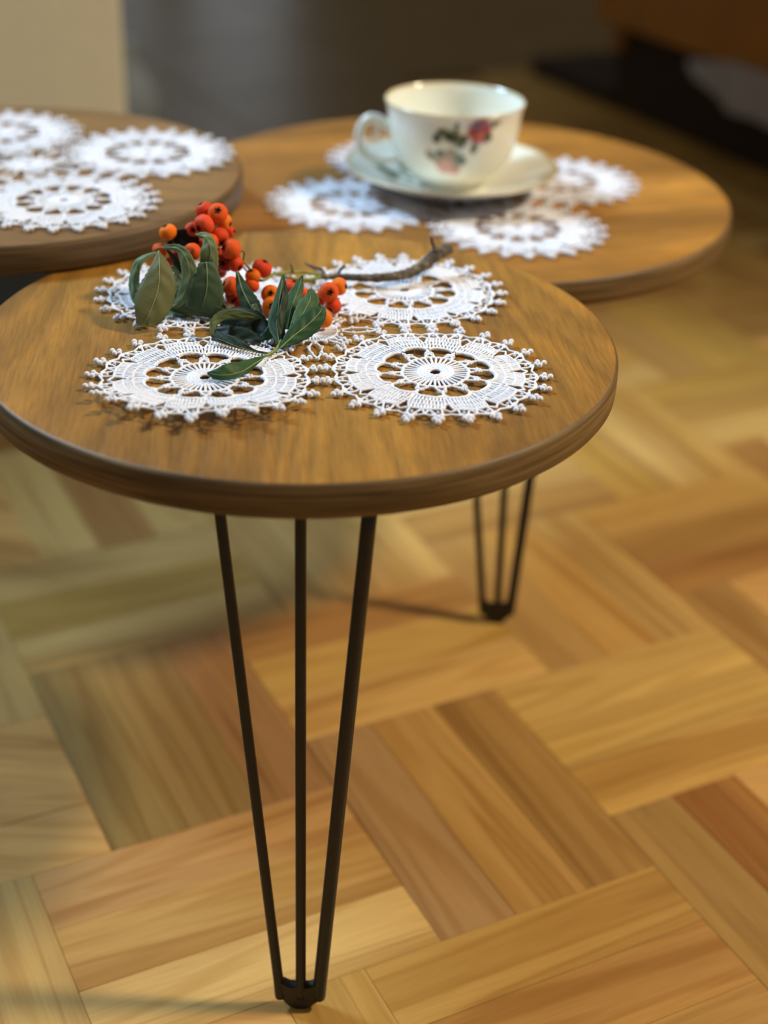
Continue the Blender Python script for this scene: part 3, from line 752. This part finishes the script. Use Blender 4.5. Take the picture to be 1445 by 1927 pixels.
PALE, OLV, GRN_, DGN, BLK, TEAL = srgb(124, 134, 104), srgb(98, 98, 62), srgb(72, 84, 60), srgb(42, 54, 36), srgb(26, 32, 19), srgb(58, 84, 62)
# left group
leaf([(297, 474, .752), (262, 492, .748), (251, 530, .744), (257, 560, .740), (262, 584, .738)], [2, 8, 11, 12, 2], srgb(112, 138, 108), .2, .5)
leaf([(298, 472, .748), (300, 505, .738), (297, 545, .730), (281, 590, .722), (262, 626, .718)], [1.5, (20, 24), (36, 34), (30, 28), (4, 6)], OLV, .12, 0, .12)
leaf([(308, 466, .752), (335, 468, .746), (352, 490, .742), (356, 525, .740), (340, 565, .738), (322, 578, .738)], [3, (10, 8), (16, 12), (17, 14), (12, 9), 2], srgb(118, 132, 96), .2, .4)
leaf([(314, 470, .760), (330, 492, .758), (341, 520, .756), (338, 548, .752), (326, 566, .750)], [2, 8, 9, 8, 2], DGN, .2, .7, rib=False)
leaf([(322, 500, .757), (335, 520, .754), (333, 545, .751), (322, 560, .750)], [2, 7, 6, 2], PALE, .2, .3, rib=False)
leaf([(368, 441, .756), (388, 448, .752), (397, 470, .748), (392, 502, .746), (388, 512, .746)], [1.5, (10, 11), (20, 12), (17, 18), 12], srgb(116, 128, 88), .1, 0, .1)
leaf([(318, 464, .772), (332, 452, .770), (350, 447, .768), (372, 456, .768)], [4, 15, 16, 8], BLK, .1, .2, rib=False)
leaf([(388, 493, .743), (390, 520, .739), (388, 550, .736), (378, 588, .734)], [(14, 14), (26, 24), (32, 33), (32, 40)], srgb(70, 88, 64), .1, 0, .12)
leaf([(350, 545, .750), (345, 565, .747), (350, 590, .744)], [(14, 16), (28, 30), (18, 20)], GRN_, .1, 0, rib=False)
leaf([(318, 580, .742), (350, 578, .738), (385, 588, .736), (420, 592, .734)], [(8, 10), (14, 16), (14, 18), (10, 12)], srgb(76, 88, 56), .1, .2, rib=False)
leaf([(330, 578, .744), (318, 598, .738), (312, 622, .733)], [10, 9, 1.5], srgb(120, 150, 112), .1, 0)
leaf([(352, 592, .742), (385, 600, .738), (412, 612, .735), (436, 630, .733)], [10, 17, 20, 14], DGN, .1, 0)
# middle dark curl
leaf([(398, 634, .706), (402, 606, .711), (428, 591, .716), (470, 597, .720), (514, 612, .720)], [1.5, (9, 7), (11, 9), (9, 9), 3], srgb(90, 100, 62), .1, .3, rib=False)
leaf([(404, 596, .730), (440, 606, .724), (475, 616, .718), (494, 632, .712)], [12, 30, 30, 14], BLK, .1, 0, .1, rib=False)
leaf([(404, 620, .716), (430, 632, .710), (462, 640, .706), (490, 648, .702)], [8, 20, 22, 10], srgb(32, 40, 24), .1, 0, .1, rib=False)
leaf([(516, 668, .690), (480, 662, .692), (440, 650, .698), (400, 632, .706)], [1.5, (4, 6), (16, 10), (12, 8)], DGN, .1, .1)
leaf([(446, 510, .748), (456, 545, .738), (474, 580, .730), (490, 604, .726)], [2, (12, 14), (16, 18), 8], srgb(50, 68, 44), .12, .1)
leaf([(478, 572, .728), (483, 588, .725), (489, 602, .723)], [5, 8, 3], srgb(122, 126, 84), .1, 0, rib=False)
# right group
leaf([(526, 648, 0.700), (521, 610, 0.710), (525, 570, 0.720), (533, 516, 0.732)], [4, (11, 16), (10, 11), 1.5], TEAL, .35, .2)
leaf([(532, 642, 0.702), (530, 600, 0.711), (538, 560, 0.722), (534, 520, 0.734)], [(6, 6), (9, 9), (6, 7), 1.5], DGN, .3, .5, rib=False)
leaf([(540, 620, 0.714), (548, 580, 0.722), (560, 548, 0.730), (569, 518, 0.736)], [6, (13, 17), (11, 13), 1.5], srgb(62, 96, 68), .2, 0)
leaf([(534, 652, 0.696), (552, 620, 0.704), (570, 590, 0.713), (584, 562, 0.720), (580, 545, 0.724)], [2, (14, 8), (19, 16), (17, 14), 1.5], srgb(72, 100, 68), .15, 0)
leaf([(527, 655, 0.694), (550, 634, 0.700), (578, 612, 0.707), (600, 590, 0.713), (607, 578, 0.717)], [2, (15, 14), (21, 21), (16, 18), 6], srgb(42, 74, 46), .12, 0, .1)
leaf([(486, 650, 0.704), (500, 634, 0.708), (520, 615, 0.712), (532, 600, 0.716)], [2, 8, 12, 6], srgb(56, 84, 56), .12, 0, rib=False)
leaf([(501, 670, .688), (480, 684, .676), (452, 700, .662), (420, 706, .656), (390, 702, .658)], [1.5, (12, 10), (20, 16), (19, 18), 1.5], srgb(52, 82, 48), .1, .0, .1)
leaf([(372, 560, .750), (395, 575, .742), (418, 590, .734)], [(12, 12), (22, 22), (14, 14)], srgb(48, 60, 40), .1, 0, rib=False)
leaf([(340, 560, .752), (336, 585, .744), (350, 604, .736)], [(8, 12), (18, 22), (8, 14)], srgb(66, 78, 52), .1, 0, rib=False)
tube3('leaf_stalk', [(498, 671, .688), (512, 664, .691), (524, 652, .696), (529, 640, .702)], [2, 3.4, 3.4, 2.4], M_GTWIG, label='green leaf stalk')
tube3('leaf_stalk', [(512, 666, .690), (470, 658, .697), (440, 648, .702), (405, 628, .710)], [2, 1.8, 1.6, 1.2], M_TWIG)
tube3('leaf_stalk', [(292, 471, .752), (300, 467, .752), (312, 465, .755), (330, 462, .760)], [2.2, 2.4, 2, 1.6], M_TWIG)
